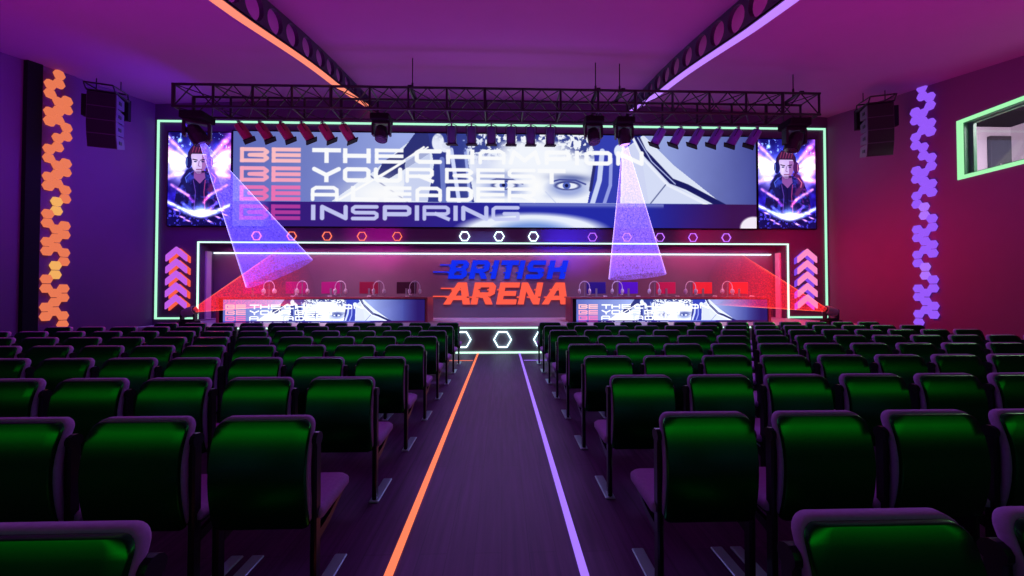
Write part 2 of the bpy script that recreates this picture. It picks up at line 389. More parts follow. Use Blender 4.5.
def portrait(step=.5):
    P = Paint(0, 104, 0, 156, step); X, Y = P.X, P.Y; h, w = X.shape
    n = fbm(h, w, 22/step, 21, 5); n2 = fbm(h, w, 9/step, 33, 4); n3 = fbm(h, w, 4/step, 41, 2)
    P.img = np.ones((h, w, 3))*np.array([18,8,105])/255.
    P.put(np.clip((n-.42)*4, 0, 1), (45,30,215), .9); P.put(np.clip((X-55)/40, 0, 1)*np.clip((n2-.4)*4, 0, 1)*np.clip((70-Y)/30, 0, 1), (120,20,130), .8)
    P.put(np.clip((22-Y)/12, 0, 1), (12,8,80), .7)
    ang = np.arctan2(Y-62, X-52); r = np.hypot(X-52, Y-62)
    for a0, sp, c, am in ((-2.62,.10,(255,120,230),1.2),(-2.85,.07,(255,170,255),1.1),(-2.35,.06,(190,130,255),1.),(-.55,.10,(255,110,190),1.2),(-.85,.07,(230,120,255),1.),(-.28,.07,(255,170,190),1.1),(2.9,.08,(200,140,255),.8),(.22,.08,(255,120,220),.8)):
        P.addc(np.exp(-((ang-a0)/sp)**2)*np.clip((r-16)/10, 0, 1)*(.3+1.2*n2), c, am)
    P.addc(P.gau(14,56,17,26,-.3)*(.3+1.2*n), (235,235,255), 1.25); P.addc(P.gau(92,54,15,26,.35)*(.3+1.2*n), (255,215,240), 1.2)
    P.addc(P.gau(52,40,30,24)*(.3+n), (90,140,255), 1.0)
    P.addc(P.gau(19,13,3,3), (150,220,255), 1.6); P.addc(P.gau(94,14,5,3), (255,120,180), 1)
    # figure: hooded jacket, wide shoulders
    body = P.poly([(10,128),(14,98),(22,82),(34,72),(44,64),(60,64),(72,70),(84,80),(92,98),(96,128),(80,142),(52,150),(26,142)])
    P.put(body, (20,14,70)); P.put(body*np.clip((n2-.48)*6, 0, 1), (52,66,205), .75); P.put(body*np.clip((X-52)/30, 0, 1)*np.clip((n3-.5)*5, 0, 1), (120,35,150), .6)
    P.put(P.seg([(36,96),(25,80),(33,66),(40,62)], 8, 3), (24,22,82)); P.put(P.seg([(70,96),(80,80),(73,66),(66,62)], 8, 3), (84,30,92))
    P.put(P.seg([(31,84),(29,76),(36,68)], 1.4, 1), (90,120,255), .8); P.put(P.seg([(77,84),(79,76),(72,68)], 1.4, 1), (255,120,170), .8)
    P.put(P.seg([(33,50),(34,34),(43,21),(58,21),(67,32),(69,50)], 3.2), (30,24,84))
    P.put(P.ell(51,36,17,16,.15), (38,18,52))
    P.put(P.poly([(43,62),(60,62),(62,76),(53,86),(43,76)]), (128,72,150))
    P.put(P.poly([(38,36),(64,36),(65,52),(61,62),(54,69),(48,69),(41,61),(38,52)]), (196,168,226))
    P.put(P.poly([(56,38),(65,38),(65,52),(61,62),(54,69),(56,58)]), (132,74,148), .75); P.put(P.gau(44,52,4,10), (235,225,255), .6)
    P.put(P.poly([(36,42),(36,30),(42,22),(54,18),(64,24),(67,34),(66,42),(62,35),(54,33),(47,36),(40,34)]), (56,22,58))
    for q in range(5): P.put(P.seg([(40+5*q,33),(43+5*q,23)], 1.3), (170,60,110), .7)
    P.put(P.seg([(41,45),(48,46.5)], 1.7), (34,16,50)); P.put(P.seg([(54,46.5),(61,45)], 1.7), (34,16,50))
    P.put(P.ell(45,49,2.5,1.2,.3), (28,34,96)); P.put(P.ell(57.5,49,2.5,1.2,.3), (28,34,96))
    P.put(P.seg([(51.5,48),(50,56),(53,57)], 1), (110,70,130)); P.put(P.seg([(47,62),(56,62)], 1.3), (112,46,90)); P.put(P.gau(51,67,8,2.5), (70,36,90), .6)
    P.put(P.ell(34,50,5.5,10.5,.15), (22,20,86)); P.put(P.ell(69,50,5.5,10.5,.15), (70,26,90)); P.put(P.seg([(31,44),(31,56)], 1), (120,160,255)); P.put(P.seg([(72,44),(72,56)], 1), (255,140,190))
    P.put(P.seg([(68,58),(65,65),(58,66)], 1.3), (16,12,44)); P.put(P.ell(58,66,2.6,1.5,.2), (16,12,44))
    P.put(P.seg([(52,86),(52,134)], 1.2), (14,10,50)); P.put(P.seg([(42,80),(46,100),(44,128)], 1.2), (110,70,190), .8); P.put(P.seg([(62,80),(60,100),(62,128)], 1.2), (200,70,140), .8)
    for (a, b_, c) in (((6,88),(34,106),(255,150,190)),((98,88),(68,106),(255,150,170)),((34,106),(42,116),(200,80,255)),((68,106),(60,118),(255,90,150)),((24,118),(40,132),(90,100,255)),((82,118),(66,132),(120,90,255))):
        P.addc(P.seg([a, b_], 3.5, 4)*(.3+1.1*n3), c, 1.0)
    # bright splash at the foot
    yc = 139-22*(np.abs(X-56)/56)**1.3
    P.addc(np.exp(-((Y-yc)/3.2)**2)*(.3+1.2*n2), (150,170,255), 1.5); P.addc(P.gau(56,135,20,6), (235,240,255), 1.3); P.addc(P.gau(56,128,10,9), (120,160,255), .7)
    P.put(np.clip((Y-yc-5)/4, 0, 1), (12,8,66), .9)
    P.put((n3 > .62)*np.clip((Y-yc-4)/4, 0, 1), (70,60,220), .9); P.addc((n3 > .74)*(Y < 26), (150,200,255), .6)
    for cx, cy in ((14,130),(24,142),(8,120),(90,130),(84,142),(96,138),(34,148),(70,149)): P.addc(P.gau(cx, cy, 5, 1.3, .35), (255,170,240), 1.1)
    return P
def canvas(name, P, x0, x1, z0, z1, y, m_, parent):
    """the picture as a mesh of coloured cells facing -Y"""
    h, w, _ = P.img.shape
    xs_ = np.linspace(x0, x1, w+1); zs_ = np.linspace(z1, z0, h+1)
    V = np.stack([np.tile(xs_, h+1), np.full((h+1)*(w+1), y), np.repeat(zs_, w+1)], 1)
    j, i = np.meshgrid(np.arange(h), np.arange(w), indexing='ij'); a = (j*(w+1)+i).ravel()
    F = np.stack([a, a+w+1, a+w+2, a+1], 1)
    me = bpy.data.meshes.new(name); me.vertices.add(len(V)); me.vertices.foreach_set('co', V.ravel())
    me.loops.add(F.size); me.loops.foreach_set('vertex_index', F.ravel().astype(np.int32))
    me.polygons.add(len(F)); me.polygons.foreach_set('loop_start', (np.arange(len(F))*4).astype(np.int32))
    me.update(calc_edges=True)
    im = np.clip(P.img, 0, 1.0); li = np.where(im <= .04045, im/12.92, ((im+.055)/1.055)**2.4)
    c = np.ones((len(F), 4)); c[:, :3] = li.reshape(-1, 3)
    at_ = me.color_attributes.new('picture', 'FLOAT_COLOR', 'CORNER'); at_.data.foreach_set('color', np.repeat(c, 4, 0).ravel())
    me.materials.append(m_); o = bpy.data.objects.new(name, me); COL.objects.link(o)
    if parent: o.parent = parent
    return o
scr_m = screenmat('led_picture', .98); por_m = screenmat('poster_picture', 1.3)
big = picture()
e = empty('led_screen', (0, YW, 3.77), 'wide LED screen with white motivational words over a close-up face', 'screen')
def loc_build(mb, name, m_, par):      # mesh given in world space, parented to an unrotated empty
    o = mb.build(name, m_, par); o.matrix_parent_inverse = Matrix.Translation(-par.location); return o
loc_build(MB().box(-9.0, 8.82, YW-.10, YW-.001, 3.74, 6.99), 'housing', black_m, e)
c = canvas('display', big, -8.95, 8.78, 3.78, 6.95, YW-.104, scr_m, e); c.matrix_parent_inverse = Matrix.Translation(-e.location)
por = portrait()
for (x0, x1, lab) in ((-11.06,-9.03,'glowing poster screen of a headset gamer, at the left end of the stage wall'),(8.86,10.88,'glowing poster screen of a headset gamer, at the right end of the stage wall')):
    e = empty('poster_screen', ((x0+x1)/2, YW, 3.8), lab, 'screen', 'gamer poster screens')
    loc_build(MB().box(x0-.03, x1+.03, YW-.10, YW-.001, 3.76, 6.92), 'housing', black_m, e)
    c = canvas('display', por, x0, x1, 3.79, 6.89, YW-.104, por_m, e); c.matrix_parent_inverse = Matrix.Translation(-e.location)

# ------------------------------------------------------------------ chevrons
def chev(cx, z, m_face, m_edge, side, label, group):
    w, hh, t = .33, .28, .205
    pts = [(-w,0),(0,hh),(w,0),(w,t),(0,hh+t),(-w,t)]
    e = empty('chevron_light', (cx, YW, z), label, 'chevron light', group)
    a = MB().prism([(u+side*.065, v-.05) for u, v in pts], lambda u, v, w_: (u, w_, v), -.06, -.004).build('edge_glow', m_edge, e)
    a = MB().prism(pts, lambda u, v, w_: (u, w_, v), -.12, -.062).build('face_panel', m_face, e)
face_l = glow('chevron_violet', rgb(195,95,235), 1.0); face_r = glow('chevron_pink', rgb(255,140,200), 1.0)
edge_l = glow('chevron_orange_edge', rgb(250,95,70), 1.0); edge_r = glow('chevron_violet_edge', rgb(130,70,235), 1.0)
for i in range(5):
    z = 1.02+i*.395
    chev(-10.76, z, face_l, edge_l, 1, 'violet chevron with orange edge left of the recess, %s from the bottom' % ORD[i+1], 'violet chevrons on the left')
    chev(10.56, z, face_r, edge_r, -1, 'pink chevron with violet edge right of the recess, %s from the bottom' % ORD[i+1], 'pink chevrons on the right')

# ------------------------------------------------------------------ sign: BRITISH ARENA
# heavy slanted capitals as polygons in a unit box (u 0..1, v 0..1 up)
G = {
 'B': ([(0,0),(.82,0),(1,.16),(1,.38),(.88,.5),(1,.62),(1,.84),(.82,1),(0,1)], [[(.3,.2),(.7,.2),(.7,.4),(.3,.4)],[(.3,.6),(.7,.6),(.7,.8),(.3,.8)]]),
 'R': ([(0,0),(.3,0),(.3,.32),(.48,.32),(.68,0),(1,0),(.8,.36),(1,.48),(1,.84),(.82,1),(0,1)], [[(.3,.55),(.7,.55),(.7,.78),(.3,.78)]]),
 'I': ([(0,0),(1,0),(1,1),(0,1)], []),
 'T': ([(.34,0),(.66,0),(.66,.75),(1,.75),(1,1),(0,1),(0,.75),(.34,.75)], []),
 'S': ([(0,0),(.84,0),(1,.14),(1,.48),(.84,.6),(.3,.6),(.3,.76),(1,.76),(1,1),(.16,1),(0,.86),(0,.5),(.16,.38),(.7,.38),(.7,.24),(0,.24)], []),
 'H': ([(0,0),(.3,0),(.3,.38),(.7,.38),(.7,0),(1,0),(1,1),(.7,1),(.7,.62),(.3,.62),(.3,1),(0,1)], []),
 'A': ([(0,0),(.27,0),(.33,.2),(.67,.2),(.73,0),(1,0),(.72,1),(.38,1)], [[(.4,.4),(.62,.4),(.53,.76)]]),
 'E': ([(0,0),(1,0),(1,.23),(.3,.23),(.3,.39),(.9,.39),(.9,.61),(.3,.61),(.3,.77),(1,.77),(1,1),(0,1)], []),
 'N': ([(0,0),(.28,0),(.28,.6),(.72,0),(1,0),(1,1),(.72,1),(.72,.4),(.28,1),(0,1)], []),
}
import bmesh
def glyph(ch, x0, w, z0, h, y, slant, m_, par, name, cuts=()):
    outer, holes = G[ch]
    bm = bmesh.new(); 
    def P3(u, v, yy):
        sh = 0
        for (c0, c1, dx) in cuts:
            if c0 <= v <= c1: sh = dx
        return (x0+u*w+slant*v*h+sh, yy, z0+v*h)
    edges = []
    for lp in [outer]+holes:
        vs = [bm.verts.new((u, v, 0)) for u, v in lp]
        for i in range(len(vs)): edges.append(bm.edges.new((vs[i], vs[(i+1) % len(vs)])))
    r = bmesh.ops.triangle_fill(bm, edges=edges, use_beauty=True)
    # shifted slices: cut at levels
    for v in (.30, .36, .64, .70):
        bmesh.ops.bisect_plane(bm, geom=bm.verts[:]+bm.edges[:]+bm.faces[:], plane_co=(0, v, 0), plane_no=(0, 1, 0))
    bmesh.ops.split_edges(bm, edges=[e_ for e_ in bm.edges if abs(e_.verts[0].co.y-e_.verts[1].co.y) < 1e-5 and any(abs(e_.verts[0].co.y-v) < 1e-4 for v in (.30,.36,.64,.70))])
    for f_ in bm.faces:
        vc = f_.calc_center_median().y
        f_.tag = (.30 < vc < .36 or .64 < vc < .70)
    sliver = [f_ for f_ in bm.faces if f_.tag]
    done = set()
    for f_ in bm.faces:
        vc = f_.calc_center_median().y
        dx = -.11 if .30 < vc < .36 else (-.08 if .64 < vc < .70 else 0)
        for v_ in f_.verts:
            if v_ in done: continue
            done.add(v_); u, v = v_.co.x, v_.co.y
            v_.co = Vector((x0+u*w+slant*v*h+dx*h, y, z0+v*h))
    ex = bmesh.ops.extrude_face_region(bm, geom=bm.faces[:])
    for el in ex['geom']:
        if isinstance(el, bmesh.types.BMVert): el.co.y -= .05
    bmesh.ops.recalc_face_normals(bm, faces=bm.faces[:])
    me = bpy.data.meshes.new(name); bm.to_mesh(me); bm.free(); me.materials.append(m_)
    o = bpy.data.objects.new(name, me); COL.objects.link(o); o.parent = par; o.matrix_parent_inverse = Matrix.Translation(-par.location)
    return o
sign_b = glow('sign_blue', rgb(10,45,235), 1.0); sign_o = glow('sign_orange', rgb(255,92,72), 1.05); sign_e = glow('sign_pale_edge', rgb(120,130,240), 1.0)
e = empty('wall_sign', (0, YR, 1.2), 'blue and orange slanted BRITISH ARENA lettering on the recess wall', 'sign')
def at13(px, py, Y=YR-.06):      # layout points taken on the recess wall
    return ((px-502)*Y/370*(1+ (px-512)*.00004), 1.52+(294-py)*Y/370)
sl = .22
H1 = .66; z1 = 2.05-.01
items = [('B',447.7,17.8),('R',468.7,18),('I',490.3,5.2),('T',498,17.5),('I',516.6,5.2),('S',525.3,17.2),('H',546.5,18.2)]
for ch, px, w in items:
    x, _ = at13(px, 270); glyph(ch, x, w*.0357, 2.06, .66, YR-.012, sl, sign_b, e, 'letter')
items = [('A',443.3,26.5),('R',470.6,21.8),('E',496.0,19.8),('N',517.7,21.3),('A',541.8,26)]
for ch, px, w in items:
    x, _ = at13(px, 290); glyph(ch, x, w*.0357, 1.15, .78, YR-.012, sl*.9, sign_o, e, 'letter')
for (pa, pb, py, m_) in ((440,458,265,sign_b),(433,456,272,sign_b),(441,455,288.4,sign_o),(433,453,296.4,sign_o)):
    xa, z = at13(pa, py); xb, _ = at13(pb, py)
    loc_build(MB().box(xa, xb, YR-.05, YR-.012, z-.02, z+.02), 'speed_line', m_, e)

# ------------------------------------------------------------------ desks
dsk_m = screenmat('desk_picture', 1.25)
deskpic = picture(x1=820, y0=134, y1=208, step=.7)
def desk(x0, x1, label):
    y0, y1, zt = 10.98, 11.85, 1.43
    e = empty('gaming_desk', ((x0+x1)/2, y0, ZS), label, 'desk', 'gaming desks on the stage')
    m = MB(); m.rbox(x0, x1, y0-.02, y1, zt-.055, zt, .008)
    loc_build(m, 'desktop', desk_m, e)
    for xa in (x0, x1-.06): loc_build(MB().box(xa, xa+.06, y0-.02, y1, ZS+.001, zt-.056), 'side_panel', desk_m, e)
    loc_build(MB().box(x0+.061, x1-.061, y0+.02, y0+.05, ZS+.001, zt-.056), 'front_panel', black_m, e)
    s = canvas('front_screen', deskpic, x0+.18, x1-.09, ZS+.01, zt-.075, y0+.015, dsk_m, e); s.matrix_parent_inverse = Matrix.Translation(-e.location)
desk(-8.29, -2.19, 'long red-edged gaming desk with lit picture front, left of the sign')
desk(2.04, 8.12, 'long red-edged gaming desk with lit picture front, right of the sign')
mon_cols = {'L': [(-7.55,'a'),(-6.28,'b'),(-5.21,'b'),(-4.06,'c'),(-2.93,'d')], 'R': [(2.93,'e'),(3.94,'f'),(5.13,'g'),(6.29,'h'),(7.44,'h')]}
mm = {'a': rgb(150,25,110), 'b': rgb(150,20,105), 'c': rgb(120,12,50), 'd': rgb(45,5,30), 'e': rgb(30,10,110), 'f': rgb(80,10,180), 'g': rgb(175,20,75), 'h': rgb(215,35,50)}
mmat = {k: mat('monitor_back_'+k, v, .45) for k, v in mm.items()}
for k in mmat:   # coloured light on the lids put into their colour and glow
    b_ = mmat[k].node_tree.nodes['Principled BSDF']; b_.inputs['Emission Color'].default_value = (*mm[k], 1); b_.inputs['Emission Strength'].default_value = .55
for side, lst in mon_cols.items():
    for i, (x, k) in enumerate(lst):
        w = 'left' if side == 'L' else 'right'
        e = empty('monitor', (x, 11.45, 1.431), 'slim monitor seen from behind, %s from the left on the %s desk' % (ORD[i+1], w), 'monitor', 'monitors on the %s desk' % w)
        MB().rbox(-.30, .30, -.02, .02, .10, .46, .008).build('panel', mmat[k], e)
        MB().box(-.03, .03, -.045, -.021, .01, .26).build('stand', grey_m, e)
        MB().rbox(-.12, .12, -.09, .09, 0, .012, .004).build('base', grey_m, e)
def headset(x, sgn, label, group):
    e = empty('headset', (x, 11.15, 1.431), label, 'headset', group)
    pts = [(.155*math.cos(a), 0, .30+.155*math.sin(a)*1.15) for a in [PI*k/10 for k in range(11)]]
    MB().path([(.155,0,.17)]+pts+[(-.155,0,.17)], .012, 6).build('headband', white_m, e)
    for s in (-1, 1):
        c = MB(); c.tube((s*.125,0,.17), (s*.15,0,.17), .06, 14, .09); c.tube((s*.15,0,.17), (s*.19,0,.17), .09, 14, .06); c.build('ear_cup', white_m, e)
    MB().path([(sgn*.17,-.02,.12),(sgn*.14,-.10,.07),(sgn*.06,-.12,.06)], .008, 5).build('microphone', white_m, e)
    c = MB(); c.rbox(-.13, .13, -.09, .09, 0, .02, .006); c.tube((0,0,.02),(0,0,.44),.014,8); c.rbox(-.05,.05,-.03,.03,.43,.465,.008)
    c.build('headset_stand', grey_m, e)
for i, x in enumerate((-6.90,-5.93,-4.81,-3.68,-2.61)): headset(x, -1, 'white headset on a stand, %s from the left on the left desk' % ORD[i+1], 'headsets on the left desk')
for i, x in enumerate((2.50,3.50,4.64,5.76,6.90)): headset(x, 1, 'white headset on a stand, %s from the left on the right desk' % ORD[i+1], 'headsets on the right desk')
for side, lst in mon_cols.items():
    for i, (x, k) in enumerate(lst):
        if side == 'L' and i == 0: continue
        w = 'left' if side == 'L' else 'right'; dx = .12 if side == 'L' else .18
        o = MB().rbox(-.06, .06, -.035, .035, 0, .04, .012).build('computer_mouse', white_m); o.location = (x+dx, 11.08, 1.431)
        tag(o, 'small white computer mouse beside monitor %s from the left on the %s desk' % (ORD[i+1], w), 'mouse', 'mice on the %s desk' % w)

# ------------------------------------------------------------------ hexagon wall tiles
cols = {1: [0,1,3,4,5,7,8,10,11,12,14,15,17,18,19,21,22,24,25,26], 0: [1.5,2.5,4.5,5.5,8.5,9.5,11.5,12.5,15.5,16.5,18.5,19.5,22.5,23.5,25.5,26.5],
        2: [2.5,3.5,5.5,6.5,9.5,10.5,12.5,13.5,16.5,17.5,19.5,20.5,23.5,24.5,26.5,27.5]}
colname = {0: 'near column', 1: 'middle column', 2: 'far column'}
def tiles(X, sgn, y1_, ztop, step, dY, mA, mB, word, lw):
    R = step/math.sqrt(3)
    for c, ks in cols.items():
        for n_, k in enumerate(ks):
            z = ztop-step*k
            y = y1_+(c-1)*dY
            mt = mB if (c == 1 and k in (14,15,21,22)) else mA
            o = MB().prism([(u*R*.83, v*R*.925) for u, v in hexpts(1)], lambda u, v, t: (t, u, v), 0, sgn*.07)
            # small chamfer ring on the face
            o.prism([(u*R*.775, v*R*.86) for u, v in hexpts(1)], lambda u, v, t: (t, u, v), sgn*.07, sgn*.078)
            o = o.build('hexagon_tile', mt); o.location = (X, y, z)
            w2 = ('pale ' if mt is mB else '')+word
            tag(o, '%s glowing hexagon tile on the %s wall, %s from top in the %s' % (w2, lw, ORD[n_+1], colname[c]), 'wall tile', 'hexagon tiles on the %s wall' % lw)
tiles(XL+.047, 1, 9.85, 7.22, .2365, .182, tile_or, tile_ye, 'orange', 'left')
tiles(XR-.002, -1, 9.64, 7.11, .2315, .176, tile_vi, tile_vi2, 'violet', 'right')

# ------------------------------------------------------------------ line array speakers
def array(x, y, zt, sgn, label):
    e = empty('line_array_speaker', (x, y, zt), label, 'speaker', 'line array speakers')
    e.rotation_euler.z = sgn*.30
    tilt = [0.0, -.03, .05, .14]; z = 0.; yy = 0.
    offs = [0, 0, .0, .03]
    for i in range(4):
        h = .355; M = Matrix.Translation((0, yy, z)) @ Matrix.Rotation(tilt[i], 4, 'X')
        b_ = MB(); b_.v = []
        vs = [(-.30,0,0),(.30,0,0),(.30,0,-h),(-.30,0,-h),(-.28,.34,-.04),(.28,.34,-.04),(.28,.34,-h+.05),(-.28,.34,-h+.05)]
        b_.add([M @ Vector(v) for v in vs], [(0,3,2,1),(4,5,6,7),(0,1,5,4),(3,7,6,2),(1,2,6,5),(0,4,7,3)])
        cab = b_.build('cabinet', spkside_m, e)
        g = MB(); g.box(-.285, .285, -.012, -.001, -h+.012, -.012, M); g.build('grille', speaker_m, cab)
        for s in (-1, 1): MB().box(s*.292-.012, s*.292+.012, .1, .2, -h*.62, -h*.38, M).build('side_handle', speaker_m, cab)
        nxt = M @ Vector((0, 0, -h)); yy, z = nxt.y, nxt.z
    f_ = MB()
    for xx in (-.29, .29): f_.path([(xx,-.05,.05),(xx,.5,.05)], .022, 6); f_.path([(xx,-.05,.05),(xx,-.12,.17),(xx,.45,.22),(xx,.5,.05)], .018, 6)
    f_.path([(-.29,-.12,.17),(.29,-.12,.17)], .02, 6); f_.path([(-.29,.45,.22),(.29,.45,.22)], .02, 6); f_.box(-.3,.3,-.04,.45,.015,.045)
    f_.build('flying_frame', truss_m, e)
    s = MB(); s.box(-.28 if sgn < 0 else -.7, .7 if sgn < 0 else .28, .5, .62, -.45, .12); s.build('dark_block', black_m, e)  # plain dark block behind the cabinets
    s = MB(); 
    for xx in (-.25, .25): s.tube((xx,.25,.2),(xx,.25,.46),.012,6)
    s.build('suspension_rod', truss_m, e)
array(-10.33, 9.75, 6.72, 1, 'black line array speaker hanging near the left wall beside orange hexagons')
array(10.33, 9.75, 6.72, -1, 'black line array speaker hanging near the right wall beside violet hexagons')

# ------------------------------------------------------------------ window in the right wall and room behind it
m = MB(); fr = lambda u, v, w: (w, u, v)
o = [(WY0-.12,WZ0-.09),(WY1+.12,WZ0-.09),(WY1+.12,WZ1+.09),(WY0-.12,WZ1+.09)]; i_ = [(WY0,WZ0),(WY1,WZ0),(WY1,WZ1),(WY0,WZ1)]
i2 = [(WY0+.02,WZ0+.02),(WY1-.02,WZ0+.02),(WY1-.02,WZ1-.02),(WY0+.02,WZ1-.02)]
neon_win = glow('window_neon_green', rgb(160,240,175), 1.1)
tag(MB().ring(o, i_, fr, XR-.03, XR-.002).build('neon_outline', neon_win), 'green neon outline around the window high on the right wall', 'neon outline')
gfr = mat('green_reveal', (.05,.30,.12), .4)
struct(MB().ring(i_, i2, fr, XR-.001, XR+.25).build('trim_window_reveal', gfr))
i3 = [(WY0+.06,WZ0+.05),(WY1-.10,WZ0+.05),(WY1-.10,WZ1-.05),(WY0+.06,WZ1-.05)]
wn = struct(MB().ring(i2, i3, fr, XR+.12, XR+.2).build('window_1', gfr))
gl = bpy.data.materials.new('window_glass'); gl.use_nodes = True; nt = gl.node_tree; nt.nodes.clear()
out = nt.nodes.new('ShaderNodeOutputMaterial'); mx = nt.nodes.new('ShaderNodeMixShader'); tr = nt.nodes.new('ShaderNodeBsdfTransparent'); gs = nt.nodes.new('ShaderNodeBsdfGlossy')
gs.inputs['Roughness'].default_value = .02; mx.inputs[0].default_value = .06
nt.links.new(tr.outputs[0], mx.inputs[1]); nt.links.new(gs.outputs[0], mx.inputs[2]); nt.links.new(mx.outputs[0], out.inputs[0])
p = MB().box(XR+.155, XR+.163, WY0+.06, WY1-.1, WZ0+.05, WZ1-.05).build('pane', gl, wn)
# booth
by1, bx1 = 11.2, 16.4
struct(MB().box(XR+.2, bx1, 2, by1, 3.5, 3.6).build('floor_booth', roomw_m))
struct(MB().box(XR+.2, bx1, 2, by1, 6.80, 6.9).build('ceiling_booth', black_m))
struct(MB().box(XR+.2, bx1, by1, by1+.1, 3.5, 6.9).build('wall_booth_end', roomw_m))
struct(MB().box(bx1-.3, bx1, 2, by1, 3.5, 6.9).build('wall_booth_side', roomw_m))
struct(MB().box(XR+.2, bx1, 1.9, 2, 3.5, 6.7).build('wall_booth_near', roomw_m))
dd = struct(MB().rbox(15.30, 15.98, by1-.10, by1-.002, 3.62, 6.48, .01).build('door_1', door_m))
MB().box(15.55, 15.59, by1-.13, by1-.101, 4.2, 5.6).build('door_handle', chrome_m, dd)
tag(MB().rbox(14.05, 14.30, by1-.5, by1-.02, 3.62, 5.05, .01).build('cabinet', black_m), 'narrow dark cabinet in the room behind the window', 'cabinet')

# ------------------------------------------------------------------ ceiling beams
def beam(x, side, strip, lab1, lab2):
    e = empty('ceiling_beam', (x, 6, 6.2), lab1, 'beam', 'perforated ceiling beams')
    y0, y1 = 0., YW-.02
    def dep(y): return .60 if y < 6.5 else (.60-.12*(y-6.5)/3.5 if y < 10 else .48-.26*(y-10)/2.6)
    bm = bmesh.new(); edges = []
    ys = np.linspace(y0, y1, 40)
    loop = [(y, zc(x, y)+.03) for y in ys]+[(y, zc(x, y)-dep(y)) for y in ys[::-1]]
    loops = [loop]
    k = 0; y = .65
    while y < 12.2:
        r = .42*dep(y); cz = zc(x, y)-dep(y)*.5
        sl_ = (zc(x, y+.1)-zc(x, y-.1))/.2
        loops.append([(y+r*math.cos(a), cz+r*math.sin(a)+sl_*r*math.cos(a)) for a in [2*PI*q/20 for q in range(20)]])
        y += .60 if y < 9 else .52
    for lp in loops:
        vs = [bm.verts.new((0, a, b_)) for a, b_ in lp]
        for i in range(len(vs)): edges.append(bm.edges.new((vs[i], vs[(i+1) % len(vs)])))
    bmesh.ops.triangle_fill(bm, edges=edges, use_beauty=True)
    for v in bm.verts: v.co.x = x
    ex = bmesh.ops.extrude_face_region(bm, geom=bm.faces[:])
    for el in ex['geom']:
        if isinstance(el, bmesh.types.BMVert): el.co.x += side*.08
    bmesh.ops.recalc_face_normals(bm, faces=bm.faces[:])
    me = bpy.data.meshes.new('web'); bm.to_mesh(me); bm.free(); me.materials.append(beam_m)
    o = bpy.data.objects.new('web', me); COL.objects.link(o); o.parent = e; o.matrix_parent_inverse = Matrix.Translation(-e.location)
    m = MB(); s = MB()
    for a, b_ in zip(ys[:-1], ys[1:]):
        za, zb = zc(x, a)-dep(a), zc(x, b_)-dep(b_)
        for M_, (xa, xb, t0, t1) in ((m, (x, x+side*.24, 0, .03)), (s, (x+side*.03, x+side*.235, -.015, -.001))):
            M_.add([(xa,a,za+t0),(xb,a,za+t0),(xb,b_,zb+t0),(xa,b_,zb+t0),(xa,a,za+t1),(xb,a,za+t1),(xb,b_,zb+t1),(xa,b_,zb+t1)], [(3,2,1,0),(4,5,6,7),(0,1,5,4),(1,2,6,5),(2,3,7,6),(3,0,4,7)])
    loc_build(m, 'flange', beam_m, e)
    loc_build(s, 'light_strip', strip, e)
beam(-4.42, -1, strip_or, 'dark ceiling beam with round holes and orange underside, left side', '')
beam(4.32, 1, strip_vi, 'dark ceiling beam with round holes and violet underside, right side', '')

# ------------------------------------------------------------------ lighting truss
TX0, TX1, TY0, TY1, TZ0, TZ1 = -8.13, 8.22, 9.3, 9.9, 6.17, 6.72
e = empty('lighting_truss', (0, 9.6, TZ0), 'long black box truss hanging across the hall before the stage', 'truss')
m = MB()
for y in (TY0, TY1):
    for z in (TZ0, TZ1): loc_build(MB().tube((TX0-.03, y, z), (TX1+.03, y, z), .032, 8), 'chord', truss_m, e)
NB = 17; bw = (TX1-TX0)/NB
d_ = MB()
for i in range(NB+1):
    v_ = MB(); x = TX0+i*bw; rr = .042 if i % 4 == 0 else .03
    for y in (TY0, TY1): v_.tube((x, y, TZ0), (x, y, TZ1), rr, 6)
    for z in (TZ0, TZ1): v_.tube((x, TY0, z), (x, TY1, z), .02, 6)
    loc_build(v_, 'vertical_frame', truss_m, e)
    if i < NB:
        xm = x+bw/2
        for y in (TY0, TY1): d_.tube((x, y, TZ0), (xm, y, TZ1), .015, 5); d_.tube((xm, y, TZ1), (x+bw, y, TZ0), .015, 5)
        for z in (TZ0, TZ1): d_.tube((x, TY0, z), (xm, TY1, z), .013, 5); d_.tube((xm, TY1, z), (x+bw, TY0, z), .013, 5)
loc_build(d_, 'diagonal_bracing', truss_m, e)
for i, x in enumerate((-2.33, 2.46, 3.10, 7.78)):
    h_ = MB().tube((x, 9.6, TZ1+.05), (x, 9.6, zc(x, 9.6)), .014, 6); h_.tube((x,9.6,TZ1+.05),(x,9.6,TZ1+.28),.028,6); h_.box(x-.05,x+.05,9.3,9.9,TZ1+.033,TZ1+.07)
    tag(h_.build('truss_hanger', truss_m), '%s from the left of the black hanging rods holding the truss' % ORD[i+1], 'hanger', 'truss hangers')
def orient(d):
    d = Vector(d).normalized(); return d.to_track_quat('-Z', 'Y').to_matrix().to_4x4()
par_r = mat('can_red', (.30,.05,.08), .4); par_n = mat('can_dark', (.05,.05,.10), .4); par_b = mat('can_blue', (.16,.10,.42), .4)
lens_m = mat('lens', (.03,.03,.05), .1)
